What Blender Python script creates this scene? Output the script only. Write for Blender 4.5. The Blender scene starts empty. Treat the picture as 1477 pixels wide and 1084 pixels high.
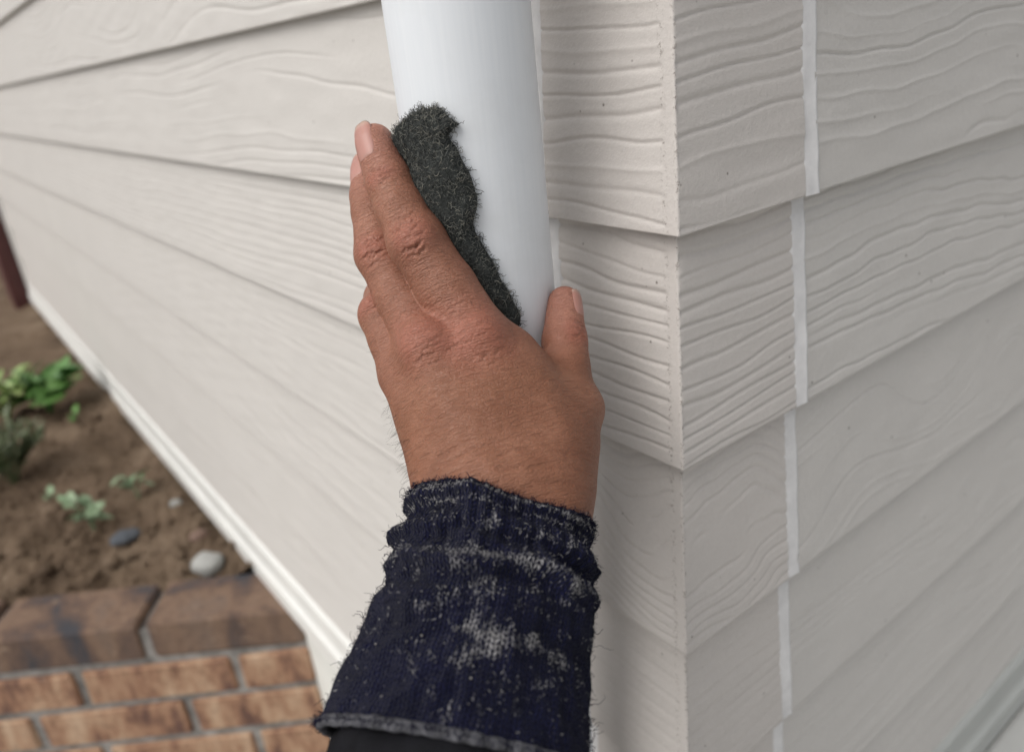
import bpy, math, random
import numpy as np
from mathutils import Vector, Matrix

# ---------------------------------------------------------------- camera, sky, sun, exposure
MM = 0.001
SC = bpy.context.scene
COL = SC.collection
cam_d = bpy.data.cameras.new('camera')
cam_o = bpy.data.objects.new('camera', cam_d)
COL.objects.link(cam_o)
cam_d.sensor_width = 36.0
cam_d.lens = 36.0 * 1129.24 / 1477.0
cam_d.clip_start = 0.01
cam_d.clip_end = 2000.0
cam_d.dof.use_dof = True
cam_d.dof.focus_distance = 0.325
cam_d.dof.aperture_fstop = 7.0
R0 = Vector((0.785712, -0.610238, -0.101326))
R1 = Vector((0.312679, 0.250454, 0.916245))
R2 = Vector((0.533750, 0.751587, -0.387593))
M4 = Matrix((R0, R1, -R2)).transposed().to_4x4()
M4.translation = Vector((-0.259039, -0.229154, 0.081294))
cam_o.matrix_world = M4
SC.camera = cam_o

SUN_DIR = Vector((-0.85, -0.02, 1.0)).normalized()      # towards the light
wd = bpy.data.worlds.new('World')
SC.world = wd
wd.use_nodes = True
wn = wd.node_tree
bg = wn.nodes['Background']
sky = wn.nodes.new('ShaderNodeTexSky')
sky.sky_type = 'NISHITA'
sky.sun_disc = False
sky.sun_elevation = math.asin(SUN_DIR.z)
sky.sun_rotation = math.atan2(SUN_DIR.x, SUN_DIR.y)
sky.dust_density = 4.0
sky.air_density = 1.0
hs = wn.nodes.new('ShaderNodeHueSaturation')             # cloud cover greys the sky
hs.inputs['Saturation'].default_value = 0.22
wn.links.new(sky.outputs[0], hs.inputs['Color'])
wn.links.new(hs.outputs[0], bg.inputs[0])
bg.inputs[1].default_value = 0.12
sun_d = bpy.data.lights.new('sun', 'SUN')
sun_d.energy = 1.15
sun_d.angle = math.radians(55)
sun_d.color = (1.0, 0.965, 0.92)
sun_o = bpy.data.objects.new('sun', sun_d)
COL.objects.link(sun_o)
sun_o.location = SUN_DIR * 5
sun_o.rotation_euler = SUN_DIR.to_track_quat('Z', 'Y').to_euler()
vs = SC.view_settings
vs.view_transform = 'Standard'
vs.look = 'None'
vs.exposure = 0.3
vs.gamma = 1.0
vs.use_curve_mapping = False

rng = np.random.default_rng(11)
random.seed(4)

# ---------------------------------------------------------------- helpers
def empty(name, loc_mm, label=None, cat=None, group=None, parent=None):
    o = bpy.data.objects.new(name, None)
    COL.objects.link(o)
    o.empty_display_size = 0.02
    o.location = Vector(loc_mm) * MM
    tag(o, label, cat, group)
    return o

def tag(o, label=None, cat=None, group=None, kind=None):
    if label: o['label'] = label
    if cat: o['category'] = cat
    if group: o['group'] = group
    if kind: o['kind'] = kind
    return o

def mesh_data(name, verts, faces, smooth=True, attrs=None, mats=()):
    """verts in millimetres (n,3); faces list or int array (n,3|4)"""
    me = bpy.data.meshes.new(name)
    v = np.asarray(verts, dtype=np.float32) * MM
    if isinstance(faces, np.ndarray):
        k = faces.shape[1]
        me.vertices.add(len(v)); me.vertices.foreach_set('co', v.ravel())
        me.loops.add(faces.size); me.loops.foreach_set('vertex_index', faces.ravel().astype(np.int32))
        me.polygons.add(len(faces))
        me.polygons.foreach_set('loop_start', np.arange(0, faces.size, k, dtype=np.int32))
        me.polygons.foreach_set('loop_total', np.full(len(faces), k, dtype=np.int32))
        me.update(calc_edges=True); me.validate()
    else:
        me.from_pydata([tuple(p) for p in v], [], faces); me.update()
    me.polygons.foreach_set('use_smooth', np.full(len(me.polygons), smooth, dtype=bool))
    for n, a in (attrs or {}).items():
        a = np.asarray(a, dtype=np.float32)
        if a.ndim == 1:
            at = me.attributes.new(n, 'FLOAT', 'POINT'); at.data.foreach_set('value', a)
        else:
            at = me.attributes.new(n, 'FLOAT_VECTOR', 'POINT'); at.data.foreach_set('vector', a.ravel())
    for m in mats: me.materials.append(m)
    return me

def put(name, me, parent=None, loc_mm=None):
    o = bpy.data.objects.new(name, me)
    COL.objects.link(o)
    if loc_mm is not None: o.location = Vector(loc_mm) * MM
    if parent is not None:
        o.parent = parent
        root = parent
        off = Vector((0, 0, 0))
        while root is not None:
            off += root.location; root = root.parent
        if loc_mm is None: o.location = -off
        else: o.location = Vector(loc_mm) * MM - off
    return o

def grid_faces(nu, nv, wrap_u=False):
    i = np.arange(nu if wrap_u else nu - 1)[:, None]; j = np.arange(nv - 1)[None, :]
    i2 = (i + 1) % nu
    return np.stack([(i * nv + j), (i2 * nv + j), (i2 * nv + j + 1), (i * nv + j + 1)], -1).reshape(-1, 4)

def box_mesh(name, lo, hi, mat, bevel=0.0):
    lo = np.array(lo, float); hi = np.array(hi, float)
    if bevel <= 0:
        v = [(x, y, z) for x in (lo[0], hi[0]) for y in (lo[1], hi[1]) for z in (lo[2], hi[2])]
        f = [(0, 1, 3, 2), (4, 6, 7, 5), (0, 4, 5, 1), (2, 3, 7, 6), (0, 2, 6, 4), (1, 5, 7, 3)]
        return mesh_data(name, v, f, False, None, [mat])
    import bmesh
    bm = bmesh.new()
    bmesh.ops.create_cube(bm, size=1.0)
    for q in bm.verts:
        q.co = Vector(((lo[k] + hi[k]) / 2 + q.co[k] * (hi[k] - lo[k]) for k in range(3))) * MM
    bmesh.ops.bevel(bm, geom=bm.edges[:], offset=bevel * MM, segments=2, affect='EDGES', profile=0.6)
    me = bpy.data.meshes.new(name); bm.to_mesh(me); bm.free()
    me.materials.append(mat)
    return me

class Wave:
    """smooth band-limited noise, a sum of sines; kx, kz in waves per mm"""
    def __init__(s, kx, kz, n=10, seed=0):
        r = np.random.default_rng(seed)
        s.k = np.stack([r.normal(0, kx, n), r.normal(0, kz, n)], 1) * 2 * np.pi
        s.p = r.uniform(0, 2 * np.pi, n); s.a = r.uniform(.5, 1, n); s.a /= np.sqrt((s.a ** 2).sum() / 2)
    def __call__(s, x, z):
        o = 0
        for (a, b), p, m in zip(s.k, s.p, s.a): o = o + m * np.sin(a * x + b * z + p)
        return o

def strands(name, roots, dirs, length, radius, segs, curl, mat, parent, seed=1, gravity=0.0, normals=None):
    """short curly fibres as three-sided tubes joined in one mesh"""
    r = np.random.default_rng(seed)
    n = len(roots)
    L = length * r.uniform(.45, 1.25, n)
    p = np.array(roots, float); d = np.array(dirs, float); d /= np.linalg.norm(d, axis=1)[:, None]
    pts = [p.copy()]
    for k in range(segs):
        d = d + r.normal(0, curl, (n, 3)); d[:, 2] -= gravity
        if normals is not None: d = d - normals * ((d * normals).sum(1) * .97)[:, None]
        d /= np.linalg.norm(d, axis=1)[:, None]
        p = p + d * (L / segs)[:, None]; pts.append(p.copy())
    pts = np.stack(pts, 1)                                   # n, segs+1, 3
    t = np.gradient(pts, axis=1); t /= np.linalg.norm(t, axis=2)[..., None] + 1e-9
    ref = np.array([.31, .77, .55]); a = np.cross(t, ref); a /= np.linalg.norm(a, axis=2)[..., None] + 1e-9
    b = np.cross(t, a)
    rad = radius * np.linspace(1, .55, segs + 1)[None, :, None] * r.uniform(.7, 1.3, (n, 1, 1))
    ring = [pts + rad * (math.cos(q) * a + math.sin(q) * b) for q in (0, 2.094, 4.189)]
    V = np.stack(ring, 2).reshape(-1, 3)                     # n, segs+1, 3sides
    base = (np.arange(n) * (segs + 1) * 3)[:, None, None]
    kk = np.arange(segs)[None, :, None] * 3; ss = np.arange(3)[None, None, :]; s2 = (ss + 1) % 3
    F = np.stack(np.broadcast_arrays(base + kk + ss, base + kk + s2, base + kk + 3 + s2, base + kk + 3 + ss), -1).reshape(-1, 4)
    shade = np.repeat(r.uniform(0, 1, n), (segs + 1) * 3)
    o = put(name, mesh_data(name, V, F, True, {'shade': shade}, [mat]), parent)
    return o

# ---------------------------------------------------------------- materials
def mat(name):
    m = bpy.data.materials.new(name); m.use_nodes = True
    nt = m.node_tree
    return m, nt, nt.nodes['Principled BSDF']

def nd(nt, t, **kw):
    n = nt.nodes.new(t)
    for k, v in kw.items():
        if k.startswith('i_'):
            key = k[2:]
            key = int(key) if key.isdigit() else key.replace('_', ' ')
            n.inputs[key].default_value = v
        else: setattr(n, k, v)
    return n

def ramp(nt, fac, stops, interp='LINEAR'):
    n = nt.nodes.new('ShaderNodeValToRGB')
    n.color_ramp.interpolation = interp
    e = n.color_ramp.elements
    while len(e) < len(stops): e.new(0.5)
    for el, (p, c) in zip(e, stops):
        el.position = p
        el.color = (c, c, c, 1) if not isinstance(c, tuple) else (*c, 1)
    nt.links.new(fac, n.inputs[0])
    return n.outputs[0]

def noise(nt, vec, scale, detail=4, rough=.55, dist=0.0):
    n = nd(nt, 'ShaderNodeTexNoise', i_Scale=scale, i_Detail=detail, i_Roughness=rough, i_Distortion=dist)
    if vec is not None: nt.links.new(vec, n.inputs['Vector'])
    return n.outputs['Fac']

def mixc(nt, fac, a, b, mode='MIX'):
    n = nt.nodes.new('ShaderNodeMix'); n.data_type = 'RGBA'; n.blend_type = mode
    for s, v in ((0, fac), (6, a), (7, b)):
        if hasattr(v, 'is_linked'): nt.links.new(v, n.inputs[s])
        else: n.inputs[s].default_value = (*v, 1) if isinstance(v, tuple) else v
    return n.outputs[2]

def math_n(nt, op, a, b=0.0, c=0.0):
    n = nd(nt, 'ShaderNodeMath', operation=op)
    for k, v in enumerate((a, b, c)):
        if hasattr(v, 'is_linked'): nt.links.new(v, n.inputs[k])
        else: n.inputs[k].default_value = v
    return n.outputs[0]

def bump(nt, h, strength, dist, prev=None):
    n = nd(nt, 'ShaderNodeBump', i_Strength=strength, i_Distance=dist)
    nt.links.new(h, n.inputs['Height'])
    if prev is not None: nt.links.new(prev, n.inputs['Normal'])
    return n.outputs[0]

def obj_vec(nt): return nd(nt, 'ShaderNodeTexCoord').outputs['Object']
def attr(nt, name, vec=False): return nd(nt, 'ShaderNodeAttribute', attribute_name=name).outputs['Vector' if vec else 'Fac']

def siding_material(name, base, speck):
    m, nt, b = mat(name)
    v = obj_vec(nt)
    dirt = ramp(nt, noise(nt, v, 9, 5, .6), [(.35, 0.0), (.75, 1.0)])
    col = mixc(nt, math_n(nt, 'MULTIPLY', dirt, .35), base, tuple(c * .86 for c in base))
    fine = noise(nt, v, 420, 3, .6)
    col = mixc(nt, ramp(nt, fine, [(.3, .25), (.7, 0.0)]), col, tuple(c * .8 for c in base))
    vo = nd(nt, 'ShaderNodeTexVoronoi', i_Scale=speck); nt.links.new(v, vo.inputs['Vector'])
    sp = ramp(nt, vo.outputs['Distance'], [(.030, 1.0), (.07, 0.0)])
    keep = ramp(nt, nd_sep(nt, vo.outputs['Color']), [(.62, 0.0), (.63, 1.0)])
    col = mixc(nt, math_n(nt, 'MULTIPLY', math_n(nt, 'MULTIPLY', sp, keep), .75), col, (.11, .09, .075))
    ed = attr(nt, 'arris')
    fl = ramp(nt, noise(nt, v, 520, 4, .7), [(.55, 0.0), (.62, 1.0)])
    col = mixc(nt, math_n(nt, 'MULTIPLY', math_n(nt, 'MULTIPLY', ed, fl), .7), col, (.16, .13, .11))
    nt.links.new(col, b.inputs['Base Color'])
    b.inputs['Roughness'].default_value = .62
    b.inputs['Specular IOR Level'].default_value = .3
    h = math_n(nt, 'ADD', noise(nt, v, 260, 4, .6), math_n(nt, 'MULTIPLY', noise(nt, v, 900, 2, .5), .45))
    nt.links.new(bump(nt, h, .9, .00042), b.inputs['Normal'])
    return m

def nd_sep(nt, c):
    n = nt.nodes.new('ShaderNodeSeparateColor'); nt.links.new(c, n.inputs[0]); return n.outputs[0]

M_BOARD = siding_material('siding_paint', (.570, .546, .516), 60)
M_CORNER = siding_material('corner_paint', (.572, .535, .502), 75)

def plain(name, col, rough=.5, var=.12, nscale=40, bumps=0.0, bscale=200, spec=.4, dist=.0004):
    m, nt, b = mat(name)
    v = obj_vec(nt)
    f = ramp(nt, noise(nt, v, nscale, 5, .6), [(.3, 0.0), (.72, 1.0)])
    c = mixc(nt, f, tuple(x * (1 - var) for x in col), tuple(min(1, x * (1 + var * .4)) for x in col))
    nt.links.new(c, b.inputs['Base Color'])
    b.inputs['Roughness'].default_value = rough
    b.inputs['Specular IOR Level'].default_value = spec
    if bumps: nt.links.new(bump(nt, noise(nt, v, bscale, 4, .6), bumps, dist), b.inputs['Normal'])
    return m

M_CAULK = plain('white_sealant', (.70, .69, .685), .45, .14, 90, .5, 160, .4, .0006)
M_FLASH = plain('white_flashing', (.70, .70, .67), .4, .08, 12, 0, 0, .45)
M_FOUND = plain('painted_foundation', (.66, .66, .62), .7, .10, 14, .5, 150, .3)
M_SLAB = plain('concrete', (.50, .50, .48), .8, .14, 12, .6, 260, .25)
M_GROUND = plain('concrete_yard', (.36, .35, .33), .85, .2, 6, .6, 120, .2)
M_POST = plain('maroon_paint', (.085, .028, .026), .5, .25, 20)
M_STONE = plain('pale_stone', (.36, .36, .34), .75, .3, 40, .6, 120, .25, .001)
M_SLATE = plain('dark_stone', (.09, .10, .115), .7, .2, 60, .6, 160, .25, .001)
M_MORTAR = plain('mortar', (.31, .295, .275), .9, .6, 35, .9, 300, .15, .0015)

# pipe: white PVC with faint lengthwise drawing marks and rubbed scuffs
M_PIPE, nt, b = mat('pvc')
v = obj_vec(nt)
mp = nd(nt, 'ShaderNodeMapping'); mp.inputs['Scale'].default_value = (1, 1, .04); nt.links.new(v, mp.inputs[0])
st = noise(nt, mp.outputs[0], 650, 3, .6)
c = mixc(nt, ramp(nt, st, [(.35, .0), (.7, 1.0)]), (.675, .702, .730), (.700, .724, .748))
c = mixc(nt, math_n(nt, 'MULTIPLY', ramp(nt, noise(nt, v, 24, 5, .65), [(.5, 0.0), (.75, 1.0)]), .45), c, (.60, .615, .62))
nt.links.new(c, b.inputs['Base Color'])
nt.links.new(ramp(nt, noise(nt, v, 60, 4, .6), [(.3, .48), (.7, .66)]), b.inputs['Roughness'])
nt.links.new(bump(nt, st, .04, .0002), b.inputs['Normal'])

# brick: each brick picks its tone from its own random value
def brick_material(name, tones, dark, scale=26):
    m, nt, b = mat(name)
    v = obj_vec(nt)
    info = nd(nt, 'ShaderNodeObjectInfo')
    off = nd(nt, 'ShaderNodeVectorMath', operation='ADD'); nt.links.new(v, off.inputs[0])
    cb = nd(nt, 'ShaderNodeCombineXYZ')
    nt.links.new(math_n(nt, 'MULTIPLY', info.outputs['Random'], 31.0), cb.inputs[0]); nt.links.new(math_n(nt, 'MULTIPLY', info.outputs['Random'], 17.0), cb.inputs[1])
    nt.links.new(cb.outputs[0], off.inputs[1])
    vec = off.outputs[0]
    mp = nd(nt, 'ShaderNodeMapping'); mp.inputs['Scale'].default_value = (1, 1, .35); nt.links.new(vec, mp.inputs[0])
    big = noise(nt, mp.outputs[0], scale, 5, .62)
    c = ramp(nt, big, [(.36, tones[0]), (.45, tones[1]), (.55, tones[2]), (.68, tones[3])])
    sp = ramp(nt, noise(nt, vec, 90, 5, .75), [(.34, 1.0), (.47, 0.0)])
    c = mixc(nt, math_n(nt, 'MULTIPLY', sp, .55), c, dark)
    wn_ = ramp(nt, noise(nt, vec, 45, 5, .7), [(.62, 0.0), (.78, 1.0)])
    c = mixc(nt, math_n(nt, 'MULTIPLY', wn_, .45), c, (.55, .42, .30))
    nt.links.new(c, b.inputs['Base Color'])
    b.inputs['Roughness'].default_value = .85
    b.inputs['Specular IOR Level'].default_value = .2
    nt.links.new(bump(nt, noise(nt, vec, 170, 5, .65), .8, .002), b.inputs['Normal'])
    return m
M_BRICK = brick_material('brick_orange', ((.13, .073, .057), (.28, .157, .10), (.385, .245, .158), (.47, .335, .23)), (.09, .05, .035))
M_BRICK_TOP = brick_material('brick_brown', ((.055, .055, .062), (.12, .08, .062), (.19, .125, .088), (.16, .115, .09)), (.06, .045, .04), 13)

# soil
M_SOIL, nt, b = mat('soil')
v = obj_vec(nt)
big = noise(nt, v, 7, 6, .65)
c = ramp(nt, big, [(.30, (.095, .066, .045)), (.5, (.155, .110, .075)), (.68, (.22, .163, .115))])
c = mixc(nt, ramp(nt, noise(nt, v, 140, 4, .7), [(.56, 0.0), (.72, .75)]), c, (.29, .225, .165))
c = mixc(nt, ramp(nt, noise(nt, v, 75, 4, .7), [(.28, .8), (.42, 0.0)]), c, (.03, .02, .015))
nt.links.new(c, b.inputs['Base Color']); b.inputs['Roughness'].default_value = .95; b.inputs['Specular IOR Level'].default_value = .1
nt.links.new(bump(nt, noise(nt, v, 120, 6, .7), 1.0, .006), b.inputs['Normal'])

def leaf_material(name, a, bcol):
    m, nt, b = mat(name)
    v = obj_vec(nt)
    sh = attr(nt, 'shade')
    c = mixc(nt, sh, a, bcol)
    c = mixc(nt, math_n(nt, 'MULTIPLY', noise(nt, v, 90, 3, .6), .4), c, tuple(x * .6 for x in a))
    nt.links.new(c, b.inputs['Base Color']); b.inputs['Roughness'].default_value = .5
    b.inputs['Transmission Weight'].default_value = 0.0
    b.inputs['Subsurface Weight'].default_value = .0
    return m
M_LEAF_GREEN = leaf_material('leaf_green', (.06, .16, .035), (.14, .29, .07))
M_LEAF_LIME = leaf_material('leaf_lime', (.16, .26, .06), (.32, .42, .15))
M_LEAF_DARK = leaf_material('leaf_dark', (.06, .085, .035), (.17, .20, .10))
M_LEAF_PALE = leaf_material('leaf_pale', (.17, .26, .14), (.31, .40, .25))

# scouring pad
M_PAD, nt, b = mat('pad_fibre')
v = obj_vec(nt); sh = attr(nt, 'shade')
c = ramp(nt, sh, [(0.0, (.024, .027, .027)), (.5, (.066, .071, .067)), (.8, (.145, .148, .132)), (1.0, (.25, .24, .20))])
nt.links.new(c, b.inputs['Base Color']); b.inputs['Roughness'].default_value = .6; b.inputs['Specular IOR Level'].default_value = .35
M_PADCORE = plain('pad_core', (.042, .046, .044), .9, .5, 300, 1.0, 700, .1, .001)

# skin
M_SKIN, nt, b = mat('skin')
hc = attr(nt, 'hc', True)
red = attr(nt, 'redness')
pale = attr(nt, 'pale')
c = ramp(nt, noise(nt, hc, .045, 5, .6), [(.3, (.196, .081, .044)), (.52, (.246, .107, .061)), (.72, (.305, .142, .086))])
c = mixc(nt, math_n(nt, 'MULTIPLY', red, .75), c, (.310, .100, .064))
c = mixc(nt, math_n(nt, 'MULTIPLY', pale, .8), c, (.41, .195, .145))
pores = ramp(nt, noise(nt, hc, 1.25, 3, .6), [(.30, 1.0), (.44, 0.0)])
c = mixc(nt, math_n(nt, 'MULTIPLY', pores, .22), c, (.20, .085, .05))
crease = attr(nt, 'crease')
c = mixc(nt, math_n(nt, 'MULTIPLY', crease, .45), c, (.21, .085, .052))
nt.links.new(c, b.inputs['Base Color'])
b.inputs['Subsurface Weight'].default_value = .18
b.inputs['Subsurface Radius'].default_value = (1.0, .35, .18)
b.inputs['Subsurface Scale'].default_value = .0022
b.inputs['Roughness'].default_value = .52
b.inputs['Specular IOR Level'].default_value = .38
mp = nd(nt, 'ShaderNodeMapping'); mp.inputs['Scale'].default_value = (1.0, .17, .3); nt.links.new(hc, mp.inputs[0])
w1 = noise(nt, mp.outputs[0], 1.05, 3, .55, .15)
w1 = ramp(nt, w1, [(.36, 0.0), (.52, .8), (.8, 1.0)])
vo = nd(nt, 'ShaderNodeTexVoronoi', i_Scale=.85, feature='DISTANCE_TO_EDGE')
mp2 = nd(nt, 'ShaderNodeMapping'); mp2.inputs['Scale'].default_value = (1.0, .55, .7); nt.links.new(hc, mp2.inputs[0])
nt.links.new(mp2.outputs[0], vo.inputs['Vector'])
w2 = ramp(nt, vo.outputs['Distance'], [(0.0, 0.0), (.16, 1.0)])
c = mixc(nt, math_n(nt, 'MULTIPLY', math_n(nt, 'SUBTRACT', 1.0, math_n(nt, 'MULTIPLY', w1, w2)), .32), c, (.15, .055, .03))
nt.links.new(c, b.inputs['Base Color'])
h = math_n(nt, 'ADD', math_n(nt, 'MULTIPLY', w1, .8), math_n(nt, 'MULTIPLY', w2, .35))
nt.links.new(bump(nt, h, .75, .00045), b.inputs['Normal'])

M_NAIL, nt, b = mat('nail')
al = attr(nt, 'along')
c = ramp(nt, al, [(0.0, (.40, .22, .18)), (.16, (.40, .20, .163)), (.82, (.385, .192, .155)), (.92, (.42, .28, .225)), (1.0, (.36, .25, .20))])
nt.links.new(c, b.inputs['Base Color']); b.inputs['Roughness'].default_value = .42
b.inputs['Subsurface Weight'].default_value = .1; b.inputs['Subsurface Scale'].default_value = .001
M_HAIR = plain('body_hair', (.02, .014, .01), .5, .1, 40)

# knit: v-shaped stitches from the sleeve's own coordinates, pale paint rubbed on the raised yarn
M_KNIT, nt, b = mat('knit')
uv = attr(nt, 'kuv', True)
sx = nt.nodes.new('ShaderNodeSeparateXYZ'); nt.links.new(uv, sx.inputs[0])
U, V_ = sx.outputs[0], sx.outputs[1]
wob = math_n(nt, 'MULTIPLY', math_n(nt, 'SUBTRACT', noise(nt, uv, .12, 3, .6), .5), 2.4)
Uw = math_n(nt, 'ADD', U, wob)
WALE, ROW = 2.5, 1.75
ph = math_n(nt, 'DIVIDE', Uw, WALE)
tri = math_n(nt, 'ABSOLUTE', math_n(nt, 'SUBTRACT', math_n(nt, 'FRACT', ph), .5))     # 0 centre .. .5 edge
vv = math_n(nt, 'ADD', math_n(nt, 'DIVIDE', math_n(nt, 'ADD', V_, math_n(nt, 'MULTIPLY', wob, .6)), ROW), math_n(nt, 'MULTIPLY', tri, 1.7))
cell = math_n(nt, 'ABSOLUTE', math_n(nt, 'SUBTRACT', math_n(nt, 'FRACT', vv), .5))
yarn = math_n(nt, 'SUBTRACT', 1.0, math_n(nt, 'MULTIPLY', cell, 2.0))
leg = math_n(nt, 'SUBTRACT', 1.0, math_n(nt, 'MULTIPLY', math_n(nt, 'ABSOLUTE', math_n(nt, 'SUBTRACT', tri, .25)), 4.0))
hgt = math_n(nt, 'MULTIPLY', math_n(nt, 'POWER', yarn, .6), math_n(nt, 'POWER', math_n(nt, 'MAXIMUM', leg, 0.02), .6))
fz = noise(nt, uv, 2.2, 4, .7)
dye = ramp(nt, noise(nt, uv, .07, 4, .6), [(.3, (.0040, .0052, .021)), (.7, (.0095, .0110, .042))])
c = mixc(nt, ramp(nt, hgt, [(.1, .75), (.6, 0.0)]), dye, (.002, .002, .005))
paint = attr(nt, 'paint')
mpk = nd(nt, 'ShaderNodeMapping'); mpk.inputs['Scale'].default_value = (1.0, .32, 1.0); nt.links.new(uv, mpk.inputs[0])
pm = math_n(nt, 'ADD', paint, math_n(nt, 'MULTIPLY', math_n(nt, 'SUBTRACT', noise(nt, mpk.outputs[0], .42, 5, .72), .5), 3.4))
pm = math_n(nt, 'MULTIPLY', ramp(nt, pm, [(.55, 0.0), (.95, 1.0)]), ramp(nt, hgt, [(.22, 0.0), (.6, 1.0)]))
c = mixc(nt, math_n(nt, 'MULTIPLY', pm, .85), c, (.40, .39, .39))
spk = nd(nt, 'ShaderNodeTexVoronoi', i_Scale=.30); nt.links.new(uv, spk.inputs['Vector'])
spm = math_n(nt, 'MULTIPLY', ramp(nt, spk.outputs['Distance'], [(.05, 1.0), (.12, 0.0)]), ramp(nt, nd_sep(nt, spk.outputs['Color']), [(.70, 0.0), (.72, 1.0)]))
c = mixc(nt, spm, c, (.42, .40, .36))
nt.links.new(c, b.inputs['Base Color']); b.inputs['Roughness'].default_value = .95; b.inputs['Specular IOR Level'].default_value = .08
b.inputs['Sheen Weight'].default_value = .05
nt.links.new(bump(nt, math_n(nt, 'ADD', hgt, math_n(nt, 'MULTIPLY', fz, .35)), 1.0, .0012), b.inputs['Normal'])

def fibre_material(name, stops):
    m, nt, b = mat(name)
    nt.links.new(ramp(nt, attr(nt, 'shade'), stops), b.inputs['Base Color'])
    b.inputs['Roughness'].default_value = .9; b.inputs['Specular IOR Level'].default_value = .1
    return m
M_FUZZ = fibre_material('yarn_fuzz', [(0.0, (.004, .004, .014)), (.85, (.011, .010, .028)), (1.0, (.06, .06, .07))])
M_FUZZPALE = fibre_material('painted_fuzz', [(0.0, (.12, .12, .125)), (1.0, (.36, .35, .34))])
M_HEM = plain('hem_yarn', (.105, .105, .115), .95, .6, 260, 1.0, 500, .1, .0015)
M_BLACK = plain('black_fabric', (.007, .007, .009), .85, .4, 90, .6, 500, .15, .0006)

# ---------------------------------------------------------------- ground and sky-side setting
g = put('ground', mesh_data('ground', [(-60000, -60000, -1000), (60000, -60000, -1000), (60000, 60000, -1000), (-60000, 60000, -1000)], [(0, 1, 2, 3)], False, None, [M_GROUND]))
tag(g, kind='structure')
s = put('concrete_slab', box_mesh('concrete_slab', (-20, -1600, -998), (2600, -14, -640), M_SLAB, 6))
tag(s, kind='structure')

# soil bed held by the brick edging, one displaced sheet
BD = np.array([-0.8135, 0.5815])            # edging runs this way from the house
BN = np.array([0.5815, 0.8135])             # into the bed
B0 = np.array([2.0, 722.0])
def soil_z(x, y):
    w1 = Wave(.002, .002, 14, 3); w2 = Wave(.008, .008, 20, 5); w3 = Wave(.025, .025, 30, 7); w4 = Wave(.07, .07, 40, 8)
    dist = (x - B0[0]) * BN[0] + (y - B0[1]) * BN[1]
    return -648 + 9 * w1(x, y) + 5 * w2(x, y) + 3.2 * w3(x, y) + 1.8 * w4(x, y) - 12 * np.exp(-((dist - 110) / 60) ** 2)
na, nb = 220, 320
aa = np.concatenate([np.linspace(-40, 900, na - 40), np.linspace(910, 6000, 40)]); bb = 96 + (np.linspace(0, 1, nb) ** 1.7) * 8000
A, Bv = np.meshgrid(aa, bb, indexing='ij')
sx_ = B0[0] + BD[0] * A + BN[0] * Bv; sy_ = B0[1] + BD[1] * A + BN[1] * Bv
# keep the sheet on the garden side of the wall
over = np.maximum(sx_ - 4, 0); sx_ = sx_ - over
sz_ = soil_z(sx_, sy_)
soil = put('soil', mesh_data('soil', np.stack([sx_, sy_, sz_], -1).reshape(-1, 3), grid_faces(na, nb)[:, ::-1].copy(), True, None, [M_SOIL]))
tag(soil, kind='structure')
# loose crumbs of earth on the bed
cr = []
fc = []
ico = None
import bmesh
bm = bmesh.new(); bmesh.ops.create_icosphere(bm, subdivisions=1, radius=1.0)
ico_v = np.array([q.co[:] for q in bm.verts]); ico_f = np.array([[q.index for q in f.verts] for f in bm.faces]); bm.free()
NC = 4000
rr = np.random.default_rng(5)
ca = rr.uniform(0, 900, NC); cb_ = 100 + rr.uniform(0, 1, NC) ** 1.5 * 2300
cx = B0[0] + BD[0] * ca + BN[0] * cb_; cy = B0[1] + BD[1] * ca + BN[1] * cb_
ok = cx < -6
cx, cy = cx[ok], cy[ok]; cz = soil_z(cx, cy)
cs = np.exp(rr.normal(1.1, .65, len(cx)))
V = ico_v[None] * (cs[:, None] * rr.uniform(.7, 1.2, (len(cx), 12)))[..., None] * np.array([1, 1, .75]) + np.stack([cx, cy, cz + cs * .3], -1)[:, None]
F = (ico_f[None] + (np.arange(len(cx)) * 12)[:, None, None]).reshape(-1, 3)
crumbs = put('soil_crumbs', mesh_data('soil_crumbs', V.reshape(-1, 3), F, True, None, [M_SOIL]))
tag(crumbs, kind='stuff', label='loose brown crumbs of earth scattered over the garden bed', cat='soil')

# ---------------------------------------------------------------- house: siding, corner boards, sealant, flashing, foundation
LAP = 114.0
LEAN = 8.0
house = empty('house', (0, 0, -1000), 'beige house corner clad in wood-grain lap siding with white sealant joints', 'house')

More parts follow.
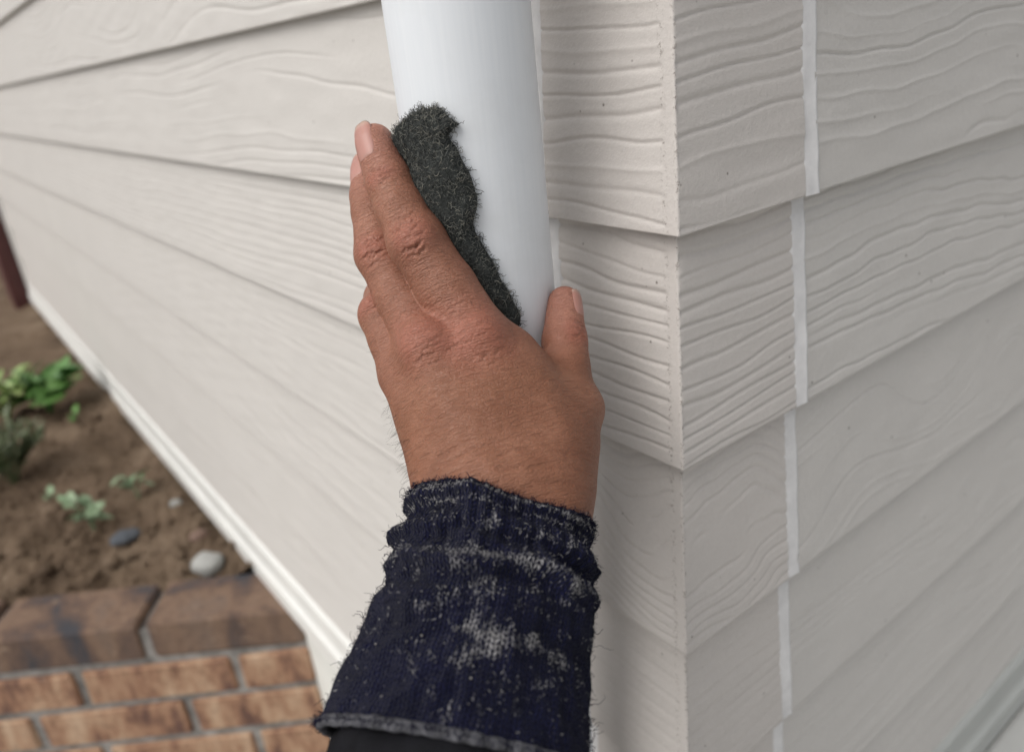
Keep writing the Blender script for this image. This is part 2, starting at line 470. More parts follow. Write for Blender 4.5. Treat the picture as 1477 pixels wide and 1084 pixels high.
def grain(s, z, seed, pitch=10.5, warp=9.0, kx=.0022, kz=.010, depth=.75, width=.95, ridge=.25, fill=.8):
    """relief of the moulded wood grain in mm; s along the board, z above its bottom edge"""
    r = np.random.default_rng(seed)
    w = Wave(kx, kz, 12, seed + 1); w2 = Wave(kx * 4, kz * 3, 14, seed + 2)
    def phase(zz): return (zz + warp * w(s, zz) + .9 * w2(s, zz)) / pitch
    ph = phase(z); dz = (phase(z + .5) - ph) / .5
    n = np.floor(ph).astype(int); fr = ph - n - .5
    d = fr / np.clip(np.abs(dz), .02, None)
    H = np.zeros_like(ph)
    tab = np.random.default_rng(seed + 9).uniform(0, 1, (4000, 5))
    q = tab[(n + 2000) % 4000]
    live = np.sin(s * (.003 + .010 * q[..., 0]) + 6.28 * q[..., 1]) * .6 + (q[..., 2] - .5) * 1.2
    live = np.clip((live + fill) / .5, 0, 1); live = live * live * (3 - 2 * live)
    wd_ = width * (.6 + .8 * q[..., 3])
    prof = np.exp(-(np.abs(d) / wd_) ** 1.5)
    up = q[..., 4] < ridge
    H = np.where(up, .55, -1.0) * depth * prof * live
    shoulder = np.exp(-((d - 2.2 * wd_) / (1.6 * wd_)) ** 2) * .12 * depth * live
    H = H + np.where(up, 0, shoulder)
    flat = np.clip((np.abs(dz) * pitch - .22) / .3, 0, 1)
    H = H * flat
    H = H + .16 * Wave(.01, .03, 24, seed + 4)(s, z)
    edge = np.clip(np.minimum(z, LAP - z + 12) / 2.5, 0, 1)
    return H * edge

STYLE = {   # course index: bottom edge at index * LAP
    -5: dict(pitch=13, depth=.55, warp=8), -4: dict(pitch=11, depth=.6, warp=9), -3: dict(pitch=11, depth=.7, warp=10, kz=.006),
    -2: dict(pitch=12, depth=.8, warp=15, kz=.006, kx=.005, ridge=.75, fill=.5), -1: dict(pitch=8.6, depth=1.1, warp=7, kz=.006, fill=1.1, ridge=.05),
    0: dict(pitch=12.5, depth=1.0, warp=9, kz=.006, ridge=.45, fill=.75), 1: dict(pitch=12, depth=.8, warp=9, kz=.006, fill=.7)}
STYLE_L = {-4: dict(pitch=12, depth=.4, warp=4, kx=.0008, kz=.005), -3: dict(pitch=12, depth=.45, warp=4, kx=.0008, kz=.005), -2: dict(pitch=10, depth=.45, warp=4, kx=.0008, kz=.005, fill=.8, ridge=.2), -1: dict(pitch=8.5, depth=.75, warp=4, kx=.0009, kz=.005, fill=.9, ridge=.1),
           0: dict(pitch=12, depth=.85, warp=7, kx=.0010, kz=.0055, fill=.2, ridge=.1), 1: dict(pitch=13, depth=.95, warp=8, kx=.0010, kz=.005, fill=.7, ridge=.05)}

def board(name, k, svals, path, seed, style, material, zstep, parent, extra=None):
    """one lapped course; path(s) -> (x, y, nx, ny) along the wall, leaning out to the bottom"""
    nz = max(3, int((LAP + 12) / zstep))
    z = np.linspace(0, LAP + 12, nz)
    S, Z = np.meshgrid(svals, z, indexing='ij')
    H = grain(S, Z, seed, **style)
    if extra is not None: H = extra(S, Z, H)
    x, y, nx, ny = path(S)
    out = LEAN * (1 - Z / LAP) + H
    X = x + nx * out; Y = y + ny * out
    front = np.stack([X, Y, Z + k * LAP], -1)
    # bottom lip (rounded) and returns to the back
    def row(off, dz):
        o = LEAN + off
        return np.stack([x[:, 0] + nx[:, 0] * o, y[:, 0] + ny[:, 0] * o, np.full(len(svals), k * LAP + dz)], -1)[:, None]
    allv = np.concatenate([row(-11, 0.0), row(-1.6, -1.0), row(-.5, -.7), front], 1)
    nv = allv.shape[1]
    me = mesh_data(name, allv.reshape(-1, 3), grid_faces(len(svals), nv), True, None, [material])
    return put(name, me, parent)

def left_path(S): return np.zeros_like(S), S, np.full_like(S, -1.0), np.zeros_like(S)
def right_path(S): return S, np.zeros_like(S), np.zeros_like(S), np.full_like(S, -1.0)
CW = 84.0
CWL = 79.0                                # width of each face of the corner boards
JOINT = 8.6
s_left = np.concatenate([np.arange(CWL + JOINT, 760, 3.2), np.arange(760, 1500, 9), np.linspace(1500, 3190, 65)])
s_right = np.concatenate([np.arange(CW + JOINT, 700, 3.0), np.linspace(700, 1800, 30)])
s_left_c = np.linspace(CWL + JOINT, 3190, 40); s_right_c = np.linspace(CW + JOINT, 1800, 30)

# corner path: s<0 on the left face (x=0, y=-s), s>0 on the right face
def corner_board(k, fine):
    n = 44 if fine else 8
    sl = -np.linspace(CWL, 7.0, n); band = np.array([-6.2, -4.5, -2.0, -.5]); br = np.array([.5, 1.2, 2.2]); sr = np.linspace(3.2, CW, n)
    S1 = np.concatenate([sl, band]); S2 = np.concatenate([br, sr])
    zs = np.linspace(0, LAP + 12, int((LAP + 12) / (.75 if -2 <= k <= 1 else (1.5 if fine else 8))))
    st = dict(STYLE.get(k, {})); st.setdefault('fill', 1.2)
    st['warp'] = st.get('warp', 9) * .55; st['ridge'] = .4 if k >= 0 else 0.0
    if k >= 0: st['depth'] = .85; st['pitch'] = 10.5
    if k < 0: st['pitch'] = 9.4
    st['fill'] = 1.3 if k < 0 else 1.0
    allp = []; arr = []
    for S, left in ((S1, True), (S2, False)):
        Sg, Zg = np.meshgrid(S, zs, indexing='ij')
        H = grain(Sg, Zg, 700 + k * 7, **st)
        if left: H = H * np.clip((-Sg - 6.6) / .6, 0, 1)           # smooth arris strip
        else: H = H * np.clip((Sg - .4) / 1.5, 0, 1)
        o = LEAN * (1 - Zg / LAP)
        if left: X = -(o + H); Y = -Sg - o * np.clip(1 + Sg / CWL, 0, 1)
        else: Y = -(o + H); X = Sg - o * np.clip(1 - Sg / CW, 0, 1)
        g_ = np.stack([X, Y, Zg + k * LAP], -1)
        lip = g_[:, :1].copy(); lip[..., 2] -= .8
        back = g_[:, :1].copy()
        if left: back[..., 0] += 11
        else: back[..., 1] += 11
        if left: back[..., 1] = np.maximum(back[..., 1], 3)
        else: back[..., 0] = np.maximum(back[..., 0], 3)
        allp.append(np.concatenate([back, lip, g_], 1))
        ar_ = np.exp(-((Sg + 6.6) / .9) ** 2) + .8 * np.exp(-((Sg + .3) / .8) ** 2) if left else np.exp(-((Sg - .6) / .8) ** 2)
        arr.append(np.concatenate([ar_[:, :1] * 0, ar_[:, :1], ar_], 1))
    P_ = np.concatenate(allp, 0)
    me = mesh_data('corner_board', P_.reshape(-1, 3), grid_faces(P_.shape[0], P_.shape[1]), True, {'arris': np.concatenate(arr, 0).reshape(-1)}, [M_CORNER])
    return put('corner_board', me, house)

def sealant(k, left):
    """white joint filler between the corner board and the siding, following the lean of the course"""
    zs = np.linspace(-1, LAP + 6, 60); us = np.concatenate([[-4, -2.6], np.linspace(-1.2, JOINT + 1.2, 11), [JOINT + 2.6, JOINT + 4]])
    Ug, Zg = np.meshgrid(us, zs, indexing='ij')
    wv = Wave(.02, .03, 10, 40 + k * 3 + left)
    o = LEAN * (1 - Zg / LAP) - .1 - .35 * (2 * Ug / JOINT - 1) ** 2 - 2.4 * (np.abs(Ug - JOINT / 2) > JOINT / 2 + 1.8) - 1.0 * (Ug < -.6) + 1.0 * np.clip(Ug / JOINT, 0, 1.12) ** 3 + .22 * wv(Ug, Zg)
    Uj = Ug + .18 * Wave(.0, .03, 9, 77 + k)(Ug, Zg)
    if left: P_ = np.stack([-o, CWL + Uj, Zg + k * LAP], -1)
    else: P_ = np.stack([CW + Uj, -o, Zg + k * LAP], -1)
    fcs = grid_faces(len(us), len(zs))
    return put('sealant_joint', mesh_data('sealant_joint', P_.reshape(-1, 3), fcs, True, None, [M_CAULK]), house)

for k in range(-5, 11):
    fine = k <= 2
    stL = STYLE_L.get(k, STYLE.get(k, {})); stR = STYLE.get(k, {})
    zs_ = 1.0 if -2 <= k <= 1 else (1.8 if fine else 9)
    board('siding_board', k, s_left if fine else s_left_c, left_path, 100 + k, stL, M_BOARD, zs_, house)
    board('siding_board', k, s_right if fine else s_right_c, right_path, 300 + k, stR, M_BOARD, .75 if -1 <= k <= 1 else zs_, house)
    corner_board(k, fine)
    sealant(k, True); sealant(k, False)

# body behind the cladding
put('wall_core', box_mesh('wall_core', (4, 4, -560), (1800, 3188, 1250), M_FOUND), house)
# far end: a plain corner board closing the garden wall
e_ = put('end_trim', box_mesh('end_trim', (-13, 3190, -566), (60, 3226, 1250), M_FLASH, 3), house)
# base flashing: a folded drip profile along both walls
def profile_run(name, prof, left, s0, s1, material):
    P_ = []
    for s_ in np.linspace(s0, s1, 12):
        for (o, z) in prof: P_.append((-o, s_, z) if left else (s_, -o, z))
    fcs = grid_faces(12, len(prof))
    me = mesh_data(name, np.array(P_), fcs, False, None, [material])
    return put(name, me, house)
prof = [(0, -560), (9, -562), (12.5, -566), (12.5, -596), (14, -600), (17.5, -604), (17.5, -632), (15.5, -634), (2, -628)]
profile_run('base_flashing', prof, True, -17.5, 3226, M_FLASH)
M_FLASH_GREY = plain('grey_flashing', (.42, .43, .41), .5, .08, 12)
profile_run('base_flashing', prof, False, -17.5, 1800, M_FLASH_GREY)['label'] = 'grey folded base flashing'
put('foundation', box_mesh('foundation', (-1, -1, -1000), (1800, 3200, -561), M_FOUND), house)

# maroon post beyond the end of the wall
post = put('post', box_mesh('post', (-70, 3240, -1000), (40, 3440, 900), M_POST, 6))
tag(post, 'dark maroon post standing in the soil past the far wall end', 'post')

# ---------------------------------------------------------------- downpipe
PC = np.array([-60.0, 61.0]); PR = 30.0
pz = np.linspace(-1000, 1250, 60); pa = np.linspace(0, 2 * np.pi, 96, endpoint=False)
Pa, Pz = np.meshgrid(pa, pz, indexing='ij')
pv = np.stack([PC[0] + PR * np.cos(Pa), PC[1] + PR * np.sin(Pa), Pz], -1)
pipe = empty('downpipe', (PC[0], PC[1], -1000), 'smooth white round rainwater downpipe in front of the siding', 'pipe')
put('tube', mesh_data('tube', pv.reshape(-1, 3), grid_faces(96, 60, True), True, None, [M_PIPE]), pipe)
for bz in (620.0, -760.0):      # clips that hold it to the wall, above and below the view
    ring = []
    for zz, rr_ in ((bz - 9, PR + .3), (bz - 9, PR + 2.2), (bz + 9, PR + 2.2), (bz + 9, PR + .3)):
        ring.append(np.stack([PC[0] + rr_ * np.cos(pa), PC[1] + rr_ * np.sin(pa), np.full(96, zz)], -1))
    cl = put('clip', mesh_data('clip', np.stack(ring, 1).reshape(-1, 3), grid_faces(96, 4, True), True, None, [M_FLASH]), pipe)
    put('clip_arm', box_mesh('clip_arm', (PC[0] + PR + 1, PC[1] - 7, bz - 5), (4, PC[1] + 7, bz + 5), M_FLASH, 1), cl)

# ---------------------------------------------------------------- brick edging
edging = empty('brick_edging', (B0[0] + BD[0] * 300, B0[1] + BD[1] * 300, -1000), 'low mortared brick edging wall holding the garden soil against the house', 'brick wall')
BL, BH, BT, J = 224.0, 63.0, 100.0, 12.0
bverts = None
def brick_mesh(name, L, Hh, T, material, seed):
    bm = bmesh.new(); bmesh.ops.create_cube(bm, size=1.0)
    r = random.Random(seed)
    for q in bm.verts: q.co = Vector((q.co.x * L, q.co.y * T, q.co.z * Hh)) * MM
    bmesh.ops.bevel(bm, geom=bm.edges[:], offset=4.5 * MM, segments=1, affect='EDGES')
    for q in bm.verts: q.co += Vector((r.uniform(-1, 1), r.uniform(-1, 1), r.uniform(-1, 1))) * 1.3 * MM
    me = bpy.data.meshes.new(name); bm.to_mesh(me); bm.free(); me.materials.append(material)
    return me
ANG = math.atan2(BD[1], BD[0])
def lay(a0, L, ztop, mesh):
    c = B0 + BD * (a0 + L / 2) + BN * (BT / 2)
    o = put('brick', mesh, edging, (c[0], c[1], ztop - BH / 2))
    o.rotation_euler = (random.uniform(-.01, .01), random.uniform(-.012, .012), ANG + random.uniform(-.012, .012))
    return o
top_m = [brick_mesh('brick_top', BL, BH, BT, M_BRICK_TOP, i) for i in range(3)]
mid_m = [brick_mesh('brick_full', BL, BH, BT, M_BRICK, 10 + i) for i in range(4)]
half_m = brick_mesh('brick_half', 108, BH, BT, M_BRICK, 30)
cut_m = brick_mesh('brick_cut', 196, BH, BT, M_BRICK, 31)
ZT = -632.0
for row in range(5):
    a = 6.0; zt = ZT - row * (BH + J) - (2 if row else 0)
    first = {0: None, 1: half_m, 2: cut_m, 3: half_m, 4: cut_m}[row]
    if first is not None:
        L = 108 if first is half_m else 196
        lay(a, L, zt, first); a += L + J
    i = 0
    while a < 1450:
        lay(a, BL, zt, (top_m if row == 0 else mid_m)[(i + row) % 3]); a += BL + J + (3 if row == 0 else 0); i += 1
cA = B0 + BN * 6; cB = B0 + BD * 1460 + BN * 6; cC = B0 + BD * 1460 + BN * 94; cD = B0 + BN * 94
mz0, mz1 = -1000, ZT - 15
mv = [(*q, z_) for z_ in (mz0, mz1) for q in (cA, cB, cC, cD)]
M_MORTAR = M_MORTAR
mo = put('mortar', mesh_data('mortar', mv, [(3, 2, 1, 0), (4, 5, 6, 7), (0, 1, 5, 4), (1, 2, 6, 5), (2, 3, 7, 6), (3, 0, 4, 7)], False, None, [M_MORTAR]), edging)

# ---------------------------------------------------------------- stones and plants on the bed
def rock(name, x, y, size, material, label, seed, lift=.45, rotz=0.3, round_=.1):
    bm = bmesh.new(); bmesh.ops.create_icosphere(bm, subdivisions=3, radius=1.0)
    w = [Wave(.25, .25, 8, seed + i) for i in range(3)]
    for q in bm.verts:
        n = q.co.copy()
        q.co *= 1 + round_ * float(w[0](n.x * 2, n.y * 2) + w[1](n.z * 2, n.x * 2)) * .5
        q.co = Vector((q.co.x * size[0], q.co.y * size[1], q.co.z * size[2])) * MM
    for f_ in bm.faces: f_.smooth = True
    me = bpy.data.meshes.new(name); bm.to_mesh(me); bm.free(); me.materials.append(material)
    zz = float(soil_z(np.array([x]), np.array([y]))[0])
    o = put(name, me, None, (x, y, zz + size[2] * lift)); o.rotation_euler = (.1, .15, rotz)
    tag(o, label, 'stone')
    return o
rock('stone', -64, 950, (29, 20, 21), M_STONE, 'smooth pale grey stone lying on soil behind the brick edging', 3, .6, 2.2)
rock('stone', -147, 1138, (30, 18, 9), M_SLATE, 'flat dark slate stone lying on the brown soil', 13, .5, .4)
rock('stone', -50, 1180, (13, 11, 9), M_STONE, 'small pale pebble on the soil near the white flashing', 23, .4)
rock('stone', -46, 1050, (17, 13, 10), plain('brown_stone', (.20, .13, .10), .85, .3, 60), 'small reddish brown stone beside the white flashing', 33, .4)

def leaf_blade(L, Wd, cup, bend, nseg=4):
    """one leaf along +x with a pointed oval outline, folded on its midrib"""
    v, f = [], []
    for i in range(nseg + 1):
        t = i / nseg
        wv = Wd * (math.sin(math.pi * min(1, t * .92 + .06)) ** .8) * (1 - .25 * t)
        zc = -bend * t * t * L
        if i == nseg: wv = 0.15 * Wd
        v += [(t * L, -wv, zc + cup * wv), (t * L, 0, zc), (t * L, wv, zc + cup * wv)]
    for i in range(nseg):
        a = i * 3
        f += [(a, a + 3, a + 4, a + 1), (a + 1, a + 4, a + 5, a + 2)]
    return np.array(v), f

def plant(name, x, y, n, L, spread, height, material, label, seed, width=.42, stem_r=1.2, upright=.6, jitter=.35, stems=6):
    zz = float(soil_z(np.array([x]), np.array([y]))[0]) - 4
    root = empty(name, (x, y, zz), label, 'plant')
    r = random.Random(seed)
    V, F, sh = [], [], []
    SV, SF = [], []
    tips = []
    for s_ in range(stems):
        az = s_ * 2 * math.pi / stems + r.uniform(-.5, .5); lean = r.uniform(.25, 1.0) * spread
        tip = np.array([math.cos(az) * lean, math.sin(az) * lean, height * r.uniform(.5, 1.0)])
        mid = tip * np.array([.35, .35, .6])
        tips.append((np.zeros(3), mid, tip))
        pts = [np.zeros(3), mid, tip]
        for i in range(2):
            a_, b_ = pts[i], pts[i + 1]; d_ = b_ - a_; d_ /= np.linalg.norm(d_) + 1e-6
            p1 = np.cross(d_, [.3, .9, .2]); p1 /= np.linalg.norm(p1); p2 = np.cross(d_, p1)
            base = len(SV)
            for c_ in (a_, b_):
                for q in range(4):
                    SV.append(c_ + stem_r * (math.cos(q * 1.571) * p1 + math.sin(q * 1.571) * p2))
            for q in range(4): SF.append((base + q, base + (q + 1) % 4, base + 4 + (q + 1) % 4, base + 4 + q))
    for i in range(n):
        o_, m_, t_ = tips[i % stems]
        u = r.uniform(.35, 1.0)
        pos = m_ + (t_ - m_) * (u - .5) * 2 if u > .5 else m_ * u * 2
        ll = L * r.uniform(.6, 1.2)
        lv, lf = leaf_blade(ll, ll * width * r.uniform(.8, 1.15), r.uniform(.05, .4), r.uniform(.1, .5))
        az = math.atan2(t_[1], t_[0]) + r.uniform(-1.9, 1.9)
        rot = Matrix.Rotation(az, 3, 'Z') @ Matrix.Rotation(-(upright + r.uniform(-jitter, jitter)), 3, 'Y') @ Matrix.Rotation(r.uniform(-.6, .6), 3, 'X')
        base = len(V)
        R_ = np.array(rot)
        V += list(lv @ R_.T + pos); F += [tuple(base + q for q in f_) for f_ in lf]; sh += [r.random()] * len(lv)
    off = np.array([x, y, zz])
    cr_ = put('leaves', mesh_data('leaves', np.array(V) + off, F, True, {'shade': sh}, [material]), root)
    put('stems', mesh_data('stems', np.array(SV) + off, SF, True, {'shade': [.3] * len(SV)}, [material]), root)
    return root
plant('leafy_weed', -150, 1925, 64, 64, 75, 130, M_LEAF_GREEN, 'bright green leafy weed in soil beside the white flashing', 1, .42, 2, .55, .4, 8)
plant('leafy_weed', -238, 1960, 60, 52, 75, 130, M_LEAF_LIME, 'yellowish lime leaved weed behind the dark bushy plant', 2, .36, 2, .6, .4, 7)
plant('bushy_plant', -272, 1590, 620, 26, 95, 150, M_LEAF_DARK, 'dark fine-leaved bushy plant at the edge of the garden bed', 3, .16, 1.2, .9, .5, 22)
plant('seedling', -182, 1240, 22, 30, 30, 95, M_LEAF_PALE, 'pale green seedling near the flat dark slate stone', 4, .38, 1.3, .45, .4, 4)
plant('seedling', -90, 1300, 12, 26, 22, 60, M_LEAF_PALE, 'small pale seedling between the pebble and the tall seedling', 5, .36, 1.1, .45, .4, 3)
plant('seedling', -229, 1395, 4, 24, 14, 26, M_LEAF_PALE, 'tiny two-leaved seedling in front of the dark bushy plant', 6, .35, 1.1, .5, .3, 2)
plant('seedling', -112, 1800, 5, 28, 18, 30, M_LEAF_GREEN, 'tiny green seedling beneath the bright green leafy weed', 7, .35, 1.1, .6, .3, 2)

# ---------------------------------------------------------------- hand and forearm: one continuous surface
HAND = {
    'index': [(-93.6, 24.9, -29.0, 14.3), (-97.7, 37.7, -7.3, 12.3), (-101.6, 49.0, 11.8, 11.6), (-101.6, 58.1, 24.4, 10.2), (-101.2, 65.7, 34.5, 9.6), (-99.2, 75.7, 49.0, 8.2)],
    'middle': [(-109.9, 38.0, -28.6, 13.0), (-107.0, 59.3, -11.7, 11.6), (-106.2, 73.2, 3.5, 11.0), (-100.4, 84.4, 20.2, 9.9), (-97.6, 90.3, 25.3, 9.3), (-92.8, 98.4, 34.6, 8.1)],
    'ring': [(-116.0, 47.2, -42.4, 12.8), (-113.8, 58.7, -30.0, 11.2), (-112.4, 69.2, -20.6, 10.3), (-102.5, 84.0, -19.6, 9.6), (-95.4, 92.5, -19.1, 9.0), (-86.6, 97.1, -18.8, 8.2)],
    'little': [(-112.6, 43.9, -59.6, 12.0), (-108.4, 55.7, -49.0, 10.0), (-104.2, 66.3, -40.7, 9.4), (-94.7, 78.3, -40.4, 8.6), (-86.6, 85.5, -41.1, 8.0)],
    'thumb': [(-96.7, -16.0, -76.4, 16.0), (-67.3, 2.4, -59.6, 12.2), (-51.4, 20.6, -41.1, 9.9), (-42.4, 29.2, -27.5, 7.6)],
}
PALM = [
    ((-108.0, -18.0, -75.2, 15.0), (-93.6, 24.9, -29.0, 14.3)),
    ((-117.7, -13.7, -72.6, 15.0), (-110.4, 37.2, -28.2, 13.3)),
    ((-124.2, -5.4, -73.1, 15.0), (-116.0, 47.2, -42.4, 12.8)),
    ((-129.0, 4.5, -76.0, 14.0), (-112.6, 43.9, -59.6, 12.0)),
    ((-81.9, 18.9, -37.5, 11.0), (-79.7, 3.5, -61.8, 14.0)),
    ((-95.2, -12.7, -78.4, 16.0), (-79.5, -0.4, -63.8, 15.0)),
    ((-85.5, 8.8, -43.9, 12.0), (-91.9, -10.3, -66.5, 15.0)),
    ((-79.8, -11.4, -72.7, 10.5), (-92.0, -17.7, -81.0, 12.0)),
    ((-97.4, 18.3, -47.1, 15.0), (-107.3, 5.7, -64.4, 17.0)),
    ((-108.5, 28.7, -52.5, 13.0), (-111.8, 12.3, -68.2, 16.0)),
    ((-130.9, -4.1, -79.9, 15.0), (-104.6, -24.5, -83.3, 16.5)),
    ((-118.6, -11.7, -77.7, 18.0), (-118.6, -11.7, -77.7, 18.0)),
    ((-132.0, -7.1, -82.1, 14.0), (-157.6, -28.2, -104.1, 15.0)),
    ((-108.4, -25.5, -85.1, 14.0), (-137.4, -43.9, -106.7, 16.0)),
    ((-138.0, -23.5, -96.4, 20.0), (-175.3, -55.1, -131.5, 22.0)),
    ((-175.3, -55.1, -131.5, 22.0), (-183.4, -61.0, -138.6, 22.0)),
]
KNUCKLES = [(-97.3, 18.8, -25.3, 9.5), (-115.4, 30.4, -25.1, 9.5), (-104.2, 43.7, 13.4, 7.5), (-109.6, 69.4, 4.2, 7.5), (-64.4, -2.4, -62.4, 8.0)]
NAILS = [
    ('index', (-100.2, 76.0, 48.0), (0.115, 0.565, 0.817), (-0.918, -0.321, 0.234), 5.6, 8.2),
    ('middle', (-93.2, 98.1, 33.5), (0.359, 0.611, 0.706), (-0.931, -0.257, 0.258), 5.2, 7.5),
    ('thumb', (-43.2, 28.6, -29.8), (0.487, 0.468, 0.738), (0.438, -0.893, 0.102), 5.2, 6.5),
]
WRINKLES = [  # site, direction along the finger, outward side, half width, half length, depth, count
    ((-101.3, 48.9, 12.1), (-0.101, 0.538, 0.837), (-0.565, -0.794, 0.223), 8.5, 8, 1.0, 8),
    ((-107.3, 70.4, 4.2), (0.192, 0.668, 0.719), (-0.712, -0.653, 0.258), 8, 7.5, 0.9, 8),
    ((-101.2, 65.7, 34.5), (0.052, 0.584, 0.81), (-0.703, -0.69, 0.169), 7, 3.5, 0.6, 4),
    ((-93.4, 25.0, -28.5), (0.042, 0.614, 0.789), (-0.513, -0.788, 0.34), 14, 15, 0.36, 13),
    ((-111.1, 37.7, -28.2), (0.059, 0.673, 0.737), (-0.538, -0.767, 0.35), 11, 13, 0.45, 11),
    ((-112.4, 69.2, -20.6), (0.333, 0.766, 0.549), (-0.781, -0.53, 0.329), 7, 5, 0.7, 5),
    ((-51.4, 20.6, -41.1), (0.488, 0.569, 0.662), (0.025, -0.975, 0.219), 7, 6, 0.6, 6),
]
ARM_DIR = (-0.673, -0.51, -0.536)
HAND_OUT = (-0.49, -0.758, 0.43)
HAND_DIR = (0.232, 0.647, 0.726)
SLEEVE = [(-120.3, -15.7, -82.6, 34.8, 25.5), (-130.2, -24.8, -90.6, 36.0, 27.5), (-141.0, -33.2, -98.6, 37.0, 29.0), (-153.8, -42.4, -108.2, 39.5, 31.5), (-165.6, -50.7, -117.4, 42.0, 34.0), (-177.2, -59.1, -126.6, 44.0, 36.0), (-188.2, -67.4, -134.6, 45.0, 38.0), (-192.1, -70.2, -137.6, 45.5, 38.0)]
PAD_RIGHT = [(203.5, 61.9), (214.3, 61.7), (220.1, 57.6), (227.8, 54.8), (218.3, 51.5), (222.7, 42.9), (229.2, 35.8), (233.5, 26.3), (230.7, 18.7), (231.8, 10.4), (240.1, 0.8), (245.9, -9.0), (254.1, -24.4), (255.7, -36.3)]
# left [(170.4, 56.1), (190.0, 59.9), (200.9, 61.9)]


def rcone(p, a, b):
    """distance to a tapered capsule, points (n,3); a, b = (x, y, z, r)"""
    a3 = np.array(a[:3], np.float32); b3 = np.array(b[:3], np.float32); r1, r2 = a[3], b[3]
    ba = b3 - a3; l2 = float(ba @ ba)
    if l2 < 1e-6: return np.linalg.norm(p - a3, axis=1) - r1
    rr_ = r1 - r2; a2 = l2 - rr_ * rr_
    if a2 <= 0: return np.linalg.norm(p - (a3 if r1 > r2 else b3), axis=1) - max(r1, r2)
    il2 = 1.0 / l2
    pa_ = p - a3; y = pa_ @ ba; z = y - l2
    xx = pa_ * l2 - y[:, None] * ba; x2 = (xx * xx).sum(1)
    y2 = y * y * l2; z2 = z * z * l2
    k = np.sign(rr_) * rr_ * rr_ * x2
    o = (np.sqrt(x2 * a2 * il2) + y * rr_) * il2 - r1
    m1 = np.sign(z) * a2 * z2 > k
    o = np.where(m1, np.sqrt(x2 + z2) * il2 - r2, o)
    m2 = (np.sign(y) * a2 * y2 < k) & ~m1
    return np.where(m2, np.sqrt(x2 + y2) * il2 - r1, o)

def smin(a, b, k):
    h = np.clip(.5 + .5 * (b - a) / k, 0, 1)
    return b + (a - b) * h - k * h * (1 - h)

def hand_sdf(p):
    p = p.astype(np.float32)
    d = None
    for a, b_ in PALM:
        c_ = rcone(p, a, b_)
        d = c_ if d is None else smin(d, c_, 9.0)
    for kn in KNUCKLES[:2] + KNUCKLES[4:]: d = smin(d, rcone(p, kn, kn), 7.0)
    best = d
    for nme, ch in HAND.items():
        fd = None
        for a, b_ in zip(ch[:-1], ch[1:]):
            c_ = rcone(p, a, b_)
            fd = c_ if fd is None else smin(fd, c_, 2.5)
        if nme == 'index': fd = smin(fd, rcone(p, KNUCKLES[2], KNUCKLES[2]), 5.0)
        if nme == 'middle': fd = smin(fd, rcone(p, KNUCKLES[3], KNUCKLES[3]), 5.0)
        best = smin(best, smin(d, fd, 9.0 if nme == 'thumb' else 3.0), .5)
    return best

def surface_net(sdf, lo, hi, h, block=8):
    lo = np.array(lo, float); n = (np.ceil((np.array(hi) - lo) / h / block).astype(int)) * block
    vol = np.full(n, 9.0, np.float32)
    bc = [np.arange(0, n[i], block) for i in range(3)]
    B = np.stack(np.meshgrid(*bc, indexing='ij'), -1).reshape(-1, 3)
    ctr = lo + (B + (block - 1) / 2) * h
    dc = sdf(ctr)
    lim = block * h * .9 + 1
    for q in B[dc < -lim]: vol[q[0]:q[0] + block, q[1]:q[1] + block, q[2]:q[2] + block] = -9
    act = B[np.abs(dc) <= lim]
    loc = np.stack(np.meshgrid(*[np.arange(block)] * 3, indexing='ij'), -1).reshape(-1, 3)
    for i in range(0, len(act), 400):
        ch = act[i:i + 400]
        idx = (ch[:, None] + loc[None]).reshape(-1, 3)
        vol[idx[:, 0], idx[:, 1], idx[:, 2]] = sdf(lo + idx * h)
    sgn = vol < 0
    c = [sgn[i:n[0] - 1 + i, j:n[1] - 1 + j, k:n[2] - 1 + k] for i in (0, 1) for j in (0, 1) for k in (0, 1)]
    cnt = sum(q.astype(np.int8) for q in c)
    cell = (cnt > 0) & (cnt < 8)
    cid = np.full(cell.shape, -1, np.int32); ci = np.argwhere(cell); cid[cell] = np.arange(len(ci))
    acc = np.zeros((len(ci), 3)); num = np.zeros(len(ci))
    cor = np.array([(i, j, k) for i in (0, 1) for j in (0, 1) for k in (0, 1)])
    vals = np.stack([vol[ci[:, 0] + a, ci[:, 1] + b_, ci[:, 2] + c_] for a, b_, c_ in cor], 1)
    for i in range(8):
        for j in range(i + 1, 8):
            if np.abs(cor[i] - cor[j]).sum() != 1: continue
            m = (vals[:, i] < 0) != (vals[:, j] < 0)
            t = vals[m, i] / (vals[m, i] - vals[m, j])
            acc[m] += cor[i] + t[:, None] * (cor[j] - cor[i]); num[m] += 1
    verts = lo + (ci + acc / num[:, None]) * h
    faces = []
    for ax in range(3):
        s0 = np.take(sgn, range(0, n[ax] - 1), ax); s1 = np.take(sgn, range(1, n[ax]), ax)
        e = np.argwhere(s0 != s1)
        u_, v_ = [(1, 2), (2, 0), (0, 1)][ax]
        e = e[(e[:, u_] > 0) & (e[:, v_] > 0) & (e[:, u_] < n[u_] - 1) & (e[:, v_] < n[v_] - 1)]
        flip = ~s0[e[:, 0], e[:, 1], e[:, 2]]
        q = []
        for du, dv in ((0, 0), (1, 0), (1, 1), (0, 1)):
            cc = e.copy(); cc[:, u_] -= 1 - du; cc[:, v_] -= 1 - dv
            q.append(cid[cc[:, 0], cc[:, 1], cc[:, 2]])
        q = np.stack(q, 1); q[flip] = q[flip][:, ::-1]
        faces.append(q[(q >= 0).all(1)])
    return verts, np.concatenate(faces)

